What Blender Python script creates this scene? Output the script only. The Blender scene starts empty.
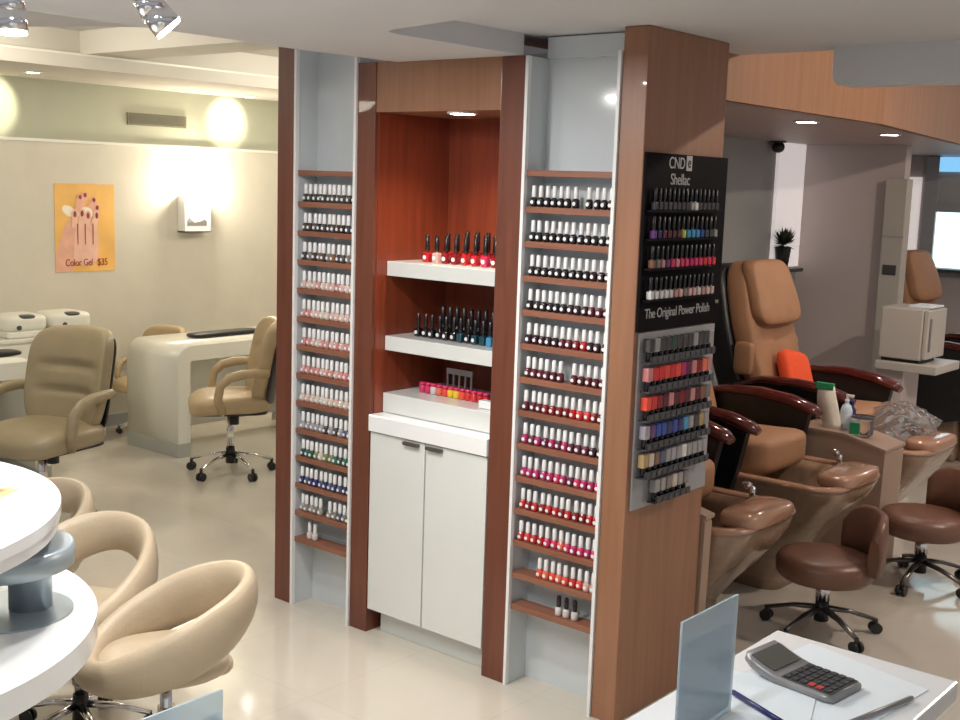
import bpy, bmesh, math, random
from mathutils import Vector, Matrix
random.seed(7)
S = bpy.context.scene
C = S.collection
PI = math.pi
R = math.radians

# ------------------------------------------------------------------ materials
def _mat(name):
    m = bpy.data.materials.new(name); m.use_nodes = True
    nt = m.node_tree; b = nt.nodes['Principled BSDF']
    return m, nt, b
def plain(name, col, rough=.5, metal=0., var=.06, scale=12., bump=0., spec=.5, coat=0.):
    m, nt, b = _mat(name)
    tc = nt.nodes.new('ShaderNodeTexCoord'); n = nt.nodes.new('ShaderNodeTexNoise')
    n.inputs['Scale'].default_value = scale; n.inputs['Detail'].default_value = 4
    nt.links.new(tc.outputs['Object'], n.inputs['Vector'])
    r = nt.nodes.new('ShaderNodeValToRGB')
    r.color_ramp.elements[0].position = .3; r.color_ramp.elements[1].position = .7
    r.color_ramp.elements[0].color = tuple(c*(1-var) for c in col)+(1,)
    r.color_ramp.elements[1].color = tuple(min(1, c*(1+var)) for c in col)+(1,)
    nt.links.new(n.outputs['Fac'], r.inputs['Fac']); nt.links.new(r.outputs['Color'], b.inputs['Base Color'])
    b.inputs['Roughness'].default_value = rough; b.inputs['Metallic'].default_value = metal
    b.inputs['Specular IOR Level'].default_value = spec; b.inputs['Coat Weight'].default_value = coat
    if bump:
        n2 = nt.nodes.new('ShaderNodeTexNoise'); n2.inputs['Scale'].default_value = scale*12; n2.inputs['Detail'].default_value = 3
        nt.links.new(tc.outputs['Object'], n2.inputs['Vector'])
        bp_ = nt.nodes.new('ShaderNodeBump'); bp_.inputs['Strength'].default_value = bump; bp_.inputs['Distance'].default_value = .003
        nt.links.new(n2.outputs['Fac'], bp_.inputs['Height']); nt.links.new(bp_.outputs['Normal'], b.inputs['Normal'])
    return m
def wood(name, c1, c2, rough=.38, scale=(14, 14, .9), coat=.15):
    m, nt, b = _mat(name)
    tc = nt.nodes.new('ShaderNodeTexCoord'); mp = nt.nodes.new('ShaderNodeMapping')
    mp.inputs['Scale'].default_value = scale
    n = nt.nodes.new('ShaderNodeTexNoise'); n.inputs['Scale'].default_value = 2.2; n.inputs['Detail'].default_value = 8; n.inputs['Distortion'].default_value = .6
    nt.links.new(tc.outputs['Object'], mp.inputs['Vector']); nt.links.new(mp.outputs['Vector'], n.inputs['Vector'])
    r = nt.nodes.new('ShaderNodeValToRGB'); r.color_ramp.elements[0].position = .32; r.color_ramp.elements[1].position = .72
    r.color_ramp.elements[0].color = c1+(1,); r.color_ramp.elements[1].color = c2+(1,)
    nt.links.new(n.outputs['Fac'], r.inputs['Fac']); nt.links.new(r.outputs['Color'], b.inputs['Base Color'])
    b.inputs['Roughness'].default_value = rough; b.inputs['Coat Weight'].default_value = coat
    return m
def glassy(name, col, alpha_t=.9, rough=.05, ior=1.3):
    m, nt, b = _mat(name)
    tc = nt.nodes.new('ShaderNodeTexCoord'); n = nt.nodes.new('ShaderNodeTexNoise'); n.inputs['Scale'].default_value = 6
    nt.links.new(tc.outputs['Object'], n.inputs['Vector'])
    mr = nt.nodes.new('ShaderNodeMapRange'); mr.inputs['To Min'].default_value = rough; mr.inputs['To Max'].default_value = rough+.05
    nt.links.new(n.outputs['Fac'], mr.inputs['Value']); nt.links.new(mr.outputs['Result'], b.inputs['Roughness'])
    b.inputs['Base Color'].default_value = col+(1,); b.inputs['Transmission Weight'].default_value = alpha_t; b.inputs['IOR'].default_value = ior
    return m
def emit(name, col, st):
    m, nt, b = _mat(name)
    b.inputs['Base Color'].default_value = col+(1,); b.inputs['Emission Color'].default_value = col+(1,); b.inputs['Emission Strength'].default_value = st
    return m
def floor_mat():
    m, nt, b = _mat('polished cream floor tile')
    tc = nt.nodes.new('ShaderNodeTexCoord')
    mp = nt.nodes.new('ShaderNodeMapping'); mp.inputs['Location'].default_value = (.1, .2, 0)
    nt.links.new(tc.outputs['Object'], mp.inputs['Vector'])
    br = nt.nodes.new('ShaderNodeTexBrick'); br.offset = 0; br.inputs['Scale'].default_value = 1
    br.inputs['Brick Width'].default_value = .6; br.inputs['Row Height'].default_value = .6; br.inputs['Mortar Size'].default_value = .0016
    br.inputs['Color1'].default_value = (.60, .56, .49, 1); br.inputs['Color2'].default_value = (.58, .54, .47, 1); br.inputs['Mortar'].default_value = (.52, .48, .42, 1)
    nt.links.new(mp.outputs['Vector'], br.inputs['Vector'])
    n = nt.nodes.new('ShaderNodeTexNoise'); n.inputs['Scale'].default_value = 2.5; n.inputs['Detail'].default_value = 7; n.inputs['Distortion'].default_value = 1.2
    nt.links.new(tc.outputs['Object'], n.inputs['Vector'])
    r = nt.nodes.new('ShaderNodeValToRGB'); r.color_ramp.elements[0].color = (.93, .93, .93, 1); r.color_ramp.elements[1].color = (1.06, 1.05, 1.04, 1)
    nt.links.new(n.outputs['Fac'], r.inputs['Fac'])
    mx = nt.nodes.new('ShaderNodeMix'); mx.data_type = 'RGBA'; mx.blend_type = 'MULTIPLY'; mx.inputs['Factor'].default_value = 1
    nt.links.new(br.outputs['Color'], mx.inputs['A']); nt.links.new(r.outputs['Color'], mx.inputs['B'])
    nt.links.new(mx.outputs['Result'], b.inputs['Base Color'])
    b.inputs['Roughness'].default_value = .09; b.inputs['Specular IOR Level'].default_value = .65
    return m
M = dict(
 floor=floor_mat(),
 ceil=plain('ceiling paint', (.62, .62, .63), .8, var=.02, scale=3),
 ceil_l=plain('cream ceiling paint', (.60, .57, .50), .8, var=.02, scale=3),
 wall=plain('cream textured wallcovering', (.64, .60, .50), .75, var=.03, scale=5, bump=.25),
 wallg=plain('pale green wall paint', (.47, .475, .36), .75, var=.02, scale=4),
 wallr=plain('taupe wall paint', (.56, .49, .47), .7, var=.02, scale=3),
 wallgr=plain('grey wall paint', (.36, .36, .35), .7, var=.03, scale=3),
 mauve=plain('mauve ceiling paint', (.40, .31, .29), .45, var=.02, scale=3),
 mahog=wood('mahogany veneer', (.120, .034, .017), (.170, .050, .026)),
 mahog_lit=wood('downlit mahogany veneer', (.17, .032, .013), (.25, .050, .020), .35),  # same mahogany, with the warm niche downlight put into a redder colour
 cherry=wood('cherry veneer', (.27, .125, .065), (.34, .16, .088)),
 tan=wood('light cherry veneer', (.27, .125, .06), (.34, .165, .082), .6, coat=0),
 shelfw=wood('shelf edge cherry', (.22, .085, .05), (.29, .12, .07), scale=(1, 14, 14)),
 white=plain('white gloss laminate', (.70, .72, .70), .22, var=.015, scale=4, coat=.2),
 bay=plain('pale grey gloss panel', (.60, .64, .66), .10, var=.015, scale=4, coat=.4),
 trim=plain('white edge trim', (.80, .80, .80), .3, var=.02),
 counter=plain('white solid surface', (.85, .86, .87), .18, var=.015, scale=4, coat=.3),
 desk=plain('cream white desk laminate', (.80, .79, .70), .3, var=.015, scale=4, coat=.2),
 plinth=plain('grey plinth', (.40, .41, .38), .4, var=.03),
 greycol=plain('brushed blue grey metal', (.34, .40, .44), .33, .35, var=.05, scale=8),
 leather=plain('olive tan leather', (.34, .275, .165), .42, var=.05, scale=9, bump=.4),
 leather2=plain('honey tan leather', (.44, .33, .19), .42, var=.05, scale=9, bump=.4),
 beige=plain('beige leatherette', (.46, .37, .26), .42, var=.05, scale=8, bump=.3),
 chrome=plain('chrome', (.75, .75, .77), .10, 1., var=.02),
 black=plain('black plastic', (.012, .012, .013), .4, var=.2),
 dgrey=plain('dark grey plastic', (.06, .06, .065), .45, var=.1),
 steel=plain('handle steel', (.16, .15, .14), .3, .8, var=.05),
 capw=plain('white bottle cap', (.82, .82, .82), .3, var=.02),
 capb=plain('black bottle cap', (.012, .010, .012), .25, var=.1),
 label=plain('white round sticker', (.80, .80, .80), .4, var=.02),
 board=plain('black board', (.006, .005, .006), .55, var=.2, spec=.05),
 lettering=plain('silver lettering', (.42, .41, .40), .4, var=.02),
 rack=plain('grey rack panel', (.33, .33, .34), .35, var=.03),
 tray=plain('dark rack ledge', (.05, .05, .06), .3, var=.05),
 tub=plain('bronze gel coat', (.31, .205, .135), .16, var=.10, scale=30, coat=.4),
 tubin=plain('brown tub lining', (.17, .085, .055), .2, var=.08, coat=.3),
 rim=plain('copper tan rim', (.40, .22, .14), .14, var=.05, coat=.5),
 divider=plain('tan console laminate', (.38, .26, .19), .35, var=.03, scale=6),
 spaleather=plain('caramel suede', (.40, .205, .105), .6, var=.06, scale=9, bump=.4),
 redwood=plain('dark red lacquer', (.085, .012, .010), .15, var=.15, coat=.5),
 stoolbr=plain('brown vinyl', (.16, .075, .048), .35, var=.06, scale=8, bump=.3),
 orange=plain('bright orange fabric', (.90, .10, .025), .8, var=.04, scale=20, bump=.3),
 towelcab=plain('off white appliance', (.50, .47, .42), .35, var=.02),
 leaf=plain('dark green leaves', (.035, .05, .02), .6, var=.3, scale=30),
 pot=plain('dark pot', (.02, .018, .018), .4, var=.1),
 paper=plain('white paper', (.78, .84, .88), .6, var=.02, scale=5),
 paper2=plain('pale blue print', (.62, .72, .80), .6, var=.06, scale=20),
 navy=plain('navy plastic', (.015, .02, .12), .3, var=.1),
 silver=plain('silver plastic', (.30, .29, .29), .32, .35, var=.05),
 lcd=plain('grey green display', (.10, .10, .085), .2, var=.05),
 keys=plain('dark calculator key', (.05, .05, .055), .4, var=.1),
 keyred=plain('red calculator key', (.55, .06, .05), .4, var=.05),
 skin=plain('printed skin pink', (.78, .42, .30), .5, var=.08, scale=15),
 skin2=plain('printed skin light', (.82, .50, .38), .5, var=.06, scale=15),
 nail=plain('printed dark red nail', (.33, .035, .04), .4, var=.1),
 poster=plain('printed golden orange', (.84, .48, .13), .5, var=.10, scale=4),
 petal=plain('printed white petal', (.86, .78, .66), .5, var=.03),
 inkred=plain('printed dark red ink', (.35, .04, .03), .5, var=.05),
 green=plain('green label', (.02, .30, .12), .5, var=.05),
 acrylic=glassy('clear plastic', (.93, .95, .96), .92, .08, 1.35),
 acrylicb=glassy('blue tinted clear acrylic', (.72, .83, .88), .55, .12, 1.2),
 vent=plain('vent grille', (.19, .18, .12), .5, var=.05),
 red=plain('bright red plastic', (.65, .02, .04), .4, var=.05),
 lamp=emit('lamp glow', (1, .93, .82), 22),
 lampw=emit('lamp glow white', (1, .97, .93), 30),
 window=emit('daylight window pane', (.70, .93, 1.0), 1.5),
 bluel=emit('blue sign light', (.25, .60, .95), .9),
 whitepane=emit('lit frosted pane', (1, .93, .92), .38),
)

# ------------------------------------------------------------------ mesh helpers
class MB:
    def __init__(s): s.bm = bmesh.new(); s.smooth_faces = []
    def box(s, a, b, bev=0, seg=2):
        (x0, y0, z0), (x1, y1, z1) = a, b
        vs = [s.bm.verts.new(p) for p in ((x0,y0,z0),(x1,y0,z0),(x1,y1,z0),(x0,y1,z0),(x0,y0,z1),(x1,y0,z1),(x1,y1,z1),(x0,y1,z1))]
        fs = [s.bm.faces.new([vs[i] for i in f]) for f in ((3,2,1,0),(4,5,6,7),(0,1,5,4),(1,2,6,5),(2,3,7,6),(3,0,4,7))]
        if bev:
            es = list({e for f in fs for e in f.edges})
            bmesh.ops.bevel(s.bm, geom=es, offset=bev, segments=seg, affect='EDGES', profile=.5)
        return s
    def loft(s, rings, cap=True, closed=True, smooth=True):
        vr = [[s.bm.verts.new(p) for p in r] for r in rings]
        n = len(vr[0])
        for a, b in zip(vr, vr[1:]):
            for i in range(n if closed else n-1):
                f = s.bm.faces.new((a[i], a[(i+1) % n], b[(i+1) % n], b[i])); f.smooth = smooth
        if cap and closed:
            s.bm.faces.new(vr[0][::-1]); s.bm.faces.new(vr[-1])
        return s
    def cyl(s, a, b, r0, r1=None, n=16, smooth=True, cap=True):
        a, b = Vector(a), Vector(b); r1 = r0 if r1 is None else r1
        d = (b-a).normalized(); u = d.orthogonal().normalized(); v = d.cross(u)
        rg = lambda c, r: [c+(u*math.cos(t)+v*math.sin(t))*r for t in (2*PI*i/n for i in range(n))]
        return s.loft([rg(a, r0), rg(b, r1)], cap=cap, smooth=smooth)
    def lathe(s, prof, c=(0, 0, 0), n=20, cap=True, sx=1, sy=1):
        c = Vector(c)
        return s.loft([[c+Vector((r*sx*math.cos(2*PI*i/n), r*sy*math.sin(2*PI*i/n), z)) for i in range(n)] for r, z in prof], cap=cap)
    def tube(s, pts, r, n=10, closed=False, flat=None, up=Vector((0, 0, 1))):
        # flat=(w,h) elliptical section: w along side, h along up-ish
        pts = [Vector(p) for p in pts]; rings = []
        N = len(pts)
        for i, p in enumerate(pts):
            if closed: d = pts[(i+1) % N]-pts[i-1]
            else: d = pts[min(i+1, N-1)]-pts[max(i-1, 0)]
            d.normalize(); u = d.cross(up)
            if u.length < 1e-3: u = d.orthogonal()
            u.normalize(); v = u.cross(d)
            rr = r[i] if isinstance(r, (list, tuple)) else r
            w, h = (rr, rr) if flat is None else (flat[i] if isinstance(flat, list) else flat)
            rings.append([p+u*math.cos(t)*w+v*math.sin(t)*h for t in (2*PI*k/n for k in range(n))])
        if closed: rings.append(rings[0]); return s.loft_closed(rings[:-1])
        return s.loft(rings)
    def loft_closed(s, rings):
        vr = [[s.bm.verts.new(p) for p in r] for r in rings]; n = len(vr[0]); N = len(vr)
        for k in range(N):
            a, b = vr[k], vr[(k+1) % N]
            for i in range(n):
                f = s.bm.faces.new((a[i], a[(i+1) % n], b[(i+1) % n], b[i])); f.smooth = True
        return s
    def prism(s, pts, d, smooth=False):
        # polygon pts (3D) extruded by vector d
        d = Vector(d); a = [Vector(p) for p in pts]
        va = [s.bm.verts.new(p) for p in a]; vb = [s.bm.verts.new(p+d) for p in a]; n = len(a)
        s.bm.faces.new(va[::-1]); s.bm.faces.new(vb)
        for i in range(n): s.bm.faces.new((va[i], va[(i+1) % n], vb[(i+1) % n], vb[i])).smooth = smooth
        return s
    def cushion(s, c, h, e=.35, n=20, m=12, f=None):
        # superellipsoid, half sizes h, exponent e (small = boxier); f maps local point
        c = Vector(c); sg = lambda w, q: math.copysign(abs(w)**q, w)
        rows = []
        for j in range(1, m):
            v = math.sin(PI/2*(-1+2*j/m)*.97)/math.sin(PI/2*.97); v = max(-.99999, min(.99999, v)); ph = math.asin(math.copysign(abs(v)**(1/e), v)); row = []
            for i in range(n):
                t = 2*PI*i/n
                p = Vector((h[0]*sg(math.cos(ph), e)*sg(math.cos(t), e), h[1]*sg(math.cos(ph), e)*sg(math.sin(t), e), h[2]*sg(math.sin(ph), e)))
                if f: p = f(p)
                row.append(c+p)
            rows.append(row)
        bot = Vector((0, 0, -h[2])); top = Vector((0, 0, h[2]))
        if f: bot, top = f(bot), f(top)
        vr = [[s.bm.verts.new(p) for p in r] for r in rows]
        for a, b in zip(vr, vr[1:]):
            for i in range(n): s.bm.faces.new((a[i], a[(i+1) % n], b[(i+1) % n], b[i])).smooth = True
        vb = s.bm.verts.new(c+bot); vt = s.bm.verts.new(c+top)
        for i in range(n):
            s.bm.faces.new((vb, vr[0][(i+1) % n], vr[0][i])).smooth = True
            s.bm.faces.new((vt, vr[-1][i], vr[-1][(i+1) % n])).smooth = True
        return s
    def xf(s, mat): bmesh.ops.transform(s.bm, matrix=mat, verts=s.bm.verts); return s
    def build(s, name, mat, parent=None):
        me = bpy.data.meshes.new(name)
        bmesh.ops.recalc_face_normals(s.bm, faces=s.bm.faces)
        s.bm.to_mesh(me); s.bm.free(); me.materials.append(mat)
        o = bpy.data.objects.new(name, me); C.objects.link(o)
        if parent: o.parent = parent
        return o
def tag(o, label=None, cat=None, group=None, kind=None):
    if label: o['label'] = label
    if cat: o['category'] = cat
    if group: o['group'] = group
    if kind: o['kind'] = kind
    return o
def thing(name, label, cat, loc=(0, 0, 0), rz=0, group=None):
    o = bpy.data.objects.new(name, None); C.objects.link(o); o.empty_display_size = .05
    o.location = loc; o.rotation_euler = (0, 0, rz)
    return tag(o, label, cat, group)
def struct(name, mb, mat, label=None, parent=None):
    o = mb.build(name, mat, parent)
    if not parent: tag(o, label, None, None, 'structure'); o['category'] = name.split('_')[0]
    return o
KIDS = {}
def copy_tree(o, parent=None):
    c = o.copy(); C.objects.link(c)
    if parent: c.parent = parent
    for ch in list(o.children): copy_tree(ch, c)
    return c
def text(s, size, mat, parent, name, M4, depth=.001, sx=1., align='CENTER'):
    cu = bpy.data.curves.new(name, 'FONT'); cu.body = s; cu.size = size; cu.extrude = depth; cu.align_x = align; cu.space_character = .95
    t = bpy.data.objects.new('tmp', cu); C.objects.link(t); bpy.context.view_layer.update()
    me = bpy.data.meshes.new_from_object(t.evaluated_get(bpy.context.evaluated_depsgraph_get()))
    bpy.data.objects.remove(t); me.transform(Matrix.Diagonal((sx, 1, 1, 1))); me.transform(M4)
    me.materials.clear(); me.materials.append(mat)
    o = bpy.data.objects.new(name, me); C.objects.link(o)
    if parent: o.parent = parent
    return o
def faceX(x, y, z):   # text plane facing +x, reading along +y
    return Matrix(((0, 0, 1, x), (1, 0, 0, y), (0, 1, 0, z), (0, 0, 0, 1)))
def light(kind, loc, power, col=(1, 1, 1), size=.1, rot=(0, 0, 0), spot=120, blend=.6, target=None):
    l = bpy.data.lights.new('lamp', kind); l.energy = power; l.color = col  # one name for real lamps and added fill lights
    if kind == 'AREA': l.shape = 'DISK'; l.size = size
    elif kind == 'SPOT': l.spot_size = R(spot); l.spot_blend = blend; l.shadow_soft_size = size
    else: l.shadow_soft_size = size
    o = bpy.data.objects.new('lamp_or_fill', l); C.objects.link(o); o.location = loc; o.rotation_euler = rot
    if target is not None:
        o.rotation_euler = (Vector(target)-Vector(loc)).to_track_quat('-Z', 'Y').to_euler()
    return o

# ------------------------------------------------------------------ camera
cam = bpy.data.cameras.new('camera'); co = bpy.data.objects.new('camera', cam); C.objects.link(co)
cam.sensor_fit = 'HORIZONTAL'; cam.sensor_width = 36; cam.lens = 36*1182.85/960; cam.clip_start = .05
yaw, pitch, roll = .693689, .148509, .0329156
cy, sy = math.cos(yaw), math.sin(yaw)
fh = Vector((-sy, cy, 0)); rt = Vector((cy, sy, 0)); up = Vector((0, 0, 1))
F = math.cos(pitch)*fh-math.sin(pitch)*up; U = math.sin(pitch)*fh+math.cos(pitch)*up
Rv = math.cos(roll)*rt+math.sin(roll)*U; U2 = -math.sin(roll)*rt+math.cos(roll)*U
co.matrix_world = Matrix(((Rv.x, U2.x, -F.x, 0), (Rv.y, U2.y, -F.y, 0), (Rv.z, U2.z, -F.z, 1.9), (0, 0, 0, 1)))
S.camera = co

# ------------------------------------------------------------------ room shell
struct('floor', MB().box((-7.9, -2.5, -.05), (3.5, 10.4, 0)), M['floor'], 'polished cream tiled floor of the nail salon')
# left room wall with recessed green frieze above
struct('wall_left', MB().box((-7.9, -2.5, 0), (-7.7, 9.0, 2.09)).box((-7.9, -2.5, 2.09), (-7.76, 9.0, 2.10)), M['wall'], 'cream textured wall behind the manicure desks')
struct('wall_left_upper', MB().box((-7.9, -2.5, 2.10), (-7.71, 9.0, 2.75)), M['wallg'], 'pale green upper band of the wall with the air vent')
struct('trim_1', MB().box((-7.72, -2.5, 2.085), (-7.685, 9.0, 2.105)), M['desk'], 'thin pale moulding between cream wall and green band')
struct('baseboard_left', MB().box((-7.71, -2.5, 0), (-7.685, 9.0, .09)), M['plinth'], 'grey baseboard of the cream wall')
struct('wall_back', MB().box((-7.7, 8.9, 0), (-4.0, 9.1, 2.75)), M['wall'], 'far cream wall of the left room')
struct('wall_partition', MB().box((-3.98, 3.96, 0), (-3.8, 10.2, 2.75)), M['wallgr'], 'grey partition wall behind the pedicure chairs')
# ceilings: left tray
struct('ceiling_left', MB().box((-7.71, -2.5, 2.51), (-6.62, 8.9, 2.585)).box((-7.71, -2.5, 2.585), (-6.70, 8.9, 2.74)), M['ceil_l'], 'cream dropped soffit along the left wall')
struct('trim_2', MB().box((-6.70, -2.5, 2.584), (-6.64, 8.9, 2.60)), M['desk'], 'thin pale ledge on the edge of the left soffit')
struct('ceiling_tray', MB().box((-7.9, -2.5, 2.74), (-3.8, 9.1, 2.8)), M['ceil_l'], 'recessed tray ceiling of the left room')
struct('ceiling_beam', MB().box((-6.70, 4.12, 2.60), (-3.99, 4.46, 2.74)), M['ceil_l'], 'cream cross beam in the left tray ceiling')
# main ceiling plates
def zl(x): return 2.355+min(max((-3.3-x)/.7, 0), 1)*.092
mb = MB()
xs_edge = [(-6.6, .9), (-5.4, 1.85), (-4.75, 2.33), (-4.426, 2.505), (-4.30, 2.59), (-4.147, 2.645), (-3.99, 2.74), (-3.90, 2.84), (-3.90, 3.0), (-3.93, 3.15), (-4.02, 3.41)]
def plate(mb, poly, zf, t):
    va = [mb.bm.verts.new((x, y, zf(x))) for x, y in poly]; vb = [mb.bm.verts.new((x, y, zf(x)+t)) for x, y in poly]; n = len(poly)
    mb.bm.faces.new(va[::-1]); mb.bm.faces.new(vb)
    for i in range(n): mb.bm.faces.new((va[i], va[(i+1) % n], vb[(i+1) % n], vb[i]))
plate(mb, [(-6.6, -2.5), (-4.0, -2.5), (-4.0, 2.74), (-4.147, 2.645), (-4.30, 2.59), (-4.426, 2.505), (-4.75, 2.33), (-5.4, 1.85), (-6.6, .9)], lambda x: 2.447, .30)
plate(mb, [(-4.0, -2.5), (-3.3, -2.5), (-3.3, 3.41), (-4.02, 3.41), (-3.93, 3.15), (-3.90, 3.0), (-3.90, 2.84), (-4.0, 2.74)], zl, .39)
arc = [(-2.68, 2.76), (-2.66, 2.70), (-2.6, 2.67), (-2.45, 2.64), (-2.29, 2.60), (-2.12, 2.51), (-1.95, 2.37), (-1.8, 2.15), (-1.72, 1.9), (-1.7, 1.5), (-1.7, -2.5)]
plate(mb, [(-3.3, -2.5), (-3.3, 3.41), (-2.68, 3.41)]+arc, lambda x: 2.355, .39)
struct('ceiling', mb, M['ceil'], 'white lower ceiling over the nail bar and display')
struct('ceiling_upper', MB().box((-2.9, -2.5, 2.43), (3.5, 4.3, 2.74)), M['ceil'], 'white ceiling recess above the right side')
mb = MB()
pts = [(-1.86, 4.18, 2.43), (-1.86, 4.18, 2.33)]+[(-1.86+.04*(1-math.cos(t)), 4.18, 2.33-.04*math.sin(t)) for t in (PI/8, PI/4, 3*PI/8, PI/2)]+[(3.5, 4.18, 2.29), (3.5, 4.18, 2.43)]
mb.prism(pts, (0, .10, 0))
struct('ceiling_drop', mb, M['ceil'], 'rounded white bulkhead hanging at upper right')
struct('ceiling_right', MB().box((-2.3, 4.3, 2.86), (3.5, 10.2, 2.9)), M['ceil'], 'raised ceiling of the right room')
mb = MB(); plate(mb, [(-3.8, 3.96), (-2.33, 3.96), (-2.33, 5.8), (-2.68, 8.1), (-2.68, 10.2), (-3.8, 10.2)], lambda x: 2.25, .04)
struct('ceiling_niche', mb, M['mauve'], 'low mauve ceiling above the pedicure chairs')
mb = MB(); mb.prism([(-2.34, 3.96, 2.25), (-2.30, 3.96, 2.25), (-2.30, 5.8, 2.25), (-2.65, 8.1, 2.25), (-2.65, 10.19, 2.25), (-2.69, 10.19, 2.25), (-2.69, 8.1, 2.25), (-2.34, 5.8, 2.25)], (0, 0, .62))
struct('trim_3', mb, M['tan'], 'light wood fascia band above the pedicure chairs')
# far right walls
struct('wall_far', MB().box((-3.797, 8.15, 0), (-3.05, 8.25, 2.249)), M['wallr'], 'taupe cross wall behind the reclined spa chair')
struct('wall_end', MB().box((-3.98, 10.2, 0), (3.5, 10.4, 2.87)), M['wallr'], 'far end wall of the pedicure area with the bright window')
w = thing('window_1', 'pale frosted window panel above a dark sill', 'window'); w['kind'] = 'structure'
MB().box((-3.799, 7.72, 1.375), (-3.775, 8.14, 2.249)).build('pane', M['whitepane'], w)
MB().box((-3.799, 7.70, 1.35), (-3.655, 7.97, 1.375)).build('window_sill', M['dgrey'], w)
w = thing('window_2', 'bright daylight window with grey frame at the right edge', 'window'); w['kind'] = 'structure'
MB().box((-3.51, 10.18, 1.32), (-2.9, 10.199, 1.785)).build('pane', M['window'], w)
MB().box((-3.62, 10.15, 1.28), (-3.51, 10.199, 2.24)).box((-3.51, 10.15, 1.785), (-2.9, 10.199, 1.86)).build('window_frame', M['rack'], w)
MB().box((-3.51, 10.17, 1.86), (-2.9, 10.198, 2.12)).build('upper_pane', M['wallgr'], w)
MB().box((-3.51, 10.15, 2.12), (-2.9, 10.199, 2.24)).build('light_strip', M['bluel'], w)
MB().box((-3.62, 10.05, 1.285), (-2.9, 10.199, 1.315)).build('window_sill', M['dgrey'], w)
w = thing('wall_cabinet', 'tall narrow beige wall cabinet at the end of the taupe wall', 'cabinet', (-3.06, 8.099, 0))
MB().box((-.075, -.05, 0), (.075, .05, 2.02), .006).build('body', M['towelcab'], w)
MB().box((-.075, -.054, 1.62), (.075, -.05, 1.635)).build('shelf_line', M['wallgr'], w)
MB().box((-.05, -.058, 1.365), (.045, -.05, 1.435), .004).build('switch_plate', M['dgrey'], w)
w = MB().box((-3.79, 10.17, 1.3), (-3.66, 10.199, 2.07)).build('glass_panel', M['whitepane'])
tag(w, 'narrow pale lit panel between the beige wall cabinet and bright window', 'panel')
# shopfront wall on the street side (behind the viewpoint) stays open to daylight

# ------------------------------------------------------------------ display unit
disp = thing('display_niche', 'built-in mahogany display niche with three white shelves and downlight', 'display unit', (-3.09, 3.4, 0))
def rel(o, p): return (p[0]-o.location.x, p[1]-o.location.y, p[2]-o.location.z)
def pb(par, name, mat, *boxes, bev=0):
    mb = MB()
    for a, b in boxes: mb.box(rel(par, a), rel(par, b), bev)
    return mb.build(name, mat, par)
pb(disp, 'post', M['mahog'], ((-3.51, 3.4, 0), (-3.41, 3.86, 2.36)), bev=.002)
pb(disp, 'post', M['mahog'], ((-2.77, 3.4, 0), (-2.657, 3.86, 2.355)), bev=.002)
pb(disp, 'header', M['cherry'], ((-3.41, 3.405, 2.165), (-2.77, 3.86, 2.36)))
pb(disp, 'back_panel', M['mahog_lit'], ((-3.41, 3.845, 0), (-2.77, 3.87, 2.165)))
pb(disp, 'side_lining', M['mahog_lit'], ((-3.41, 3.42, .945), (-3.405, 3.845, 2.165)))
pb(disp, 'side_lining', M['mahog_lit'], ((-2.775, 3.42, .945), (-2.77, 3.845, 2.165)))
for z0, z1, yf in ((1.512, 1.572, 3.478), (1.204, 1.264, 3.475), (.945, 1.026, 3.47)):
    pb(disp, 'shelf', M['white'], ((-3.404, yf, z0), (-2.776, 3.843, z1)), bev=.002)
dl = MB().lathe([(.045, 0), (.06, 0), (.06, -.008), (.045, -.008)], (.07, .078, 2.165), cap=False).build('downlight_ring', M['trim'], disp)
MB().cyl((.07, .078, 2.164), (.07, .078, 2.156), .045, n=24).build('downlight_lens', M['lampw'], disp)
light('SPOT', (-3.02, 3.50, 2.15), 26, (1, .78, .60), .03, spot=130, blend=.8)
cab = thing('base_cabinet', 'white two-door base cabinet under the display niche', 'cabinet', (-3.09, 3.4, 0))
pb(cab, 'body', M['white'], ((-3.405, 3.425, .105), (-2.775, 3.84, .872)))
pb(cab, 'worktop', M['counter'], ((-3.408, 3.39, .873), (-2.772, 3.843, .943)), bev=.004)
pb(cab, 'toe_kick', M['white'], ((-3.38, 3.46, 0), (-2.775, 3.48, .105)))
for x0, x1, hx0, hx1 in ((-3.405, -3.1, -3.21, -3.125), (-3.093, -2.777, -3.085, -3.00)):
    d = pb(cab, 'door', M['white'], ((x0, 3.402, .105), (x1, 3.424, .868)), bev=.002)
    pb(cab, 'handle', M['steel'], ((hx0, 3.384, .848), (hx1, 3.402, .862)), bev=.004).parent = d
    
# end pillar & left post
p = MB().box((-2.25, 3.4, 0), (-2.15, 3.94, 2.43), .004); p = p.build('wooden_pillar', M['cherry'])
tag(p, 'full-height cherry wood pillar carrying the black polish board', 'pillar')
p = MB().box((-4.0, 3.4, 0), (-3.889, 3.86, 2.45), .002).build('wooden_post', M['mahog'])
tag(p, 'slim dark wood post at the left end of the display wall', 'post')
# filler behind the bays
struct('wall_display', MB().box((-3.887, 3.56, 0), (-3.512, 3.86, 2.44)).box((-2.655, 3.56, 0), (-2.252, 3.86, 2.42)).box((-3.887, 3.872, 0), (-2.26, 3.95, 2.42)), M['wallgr'], 'wall core behind the polish racks')

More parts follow.
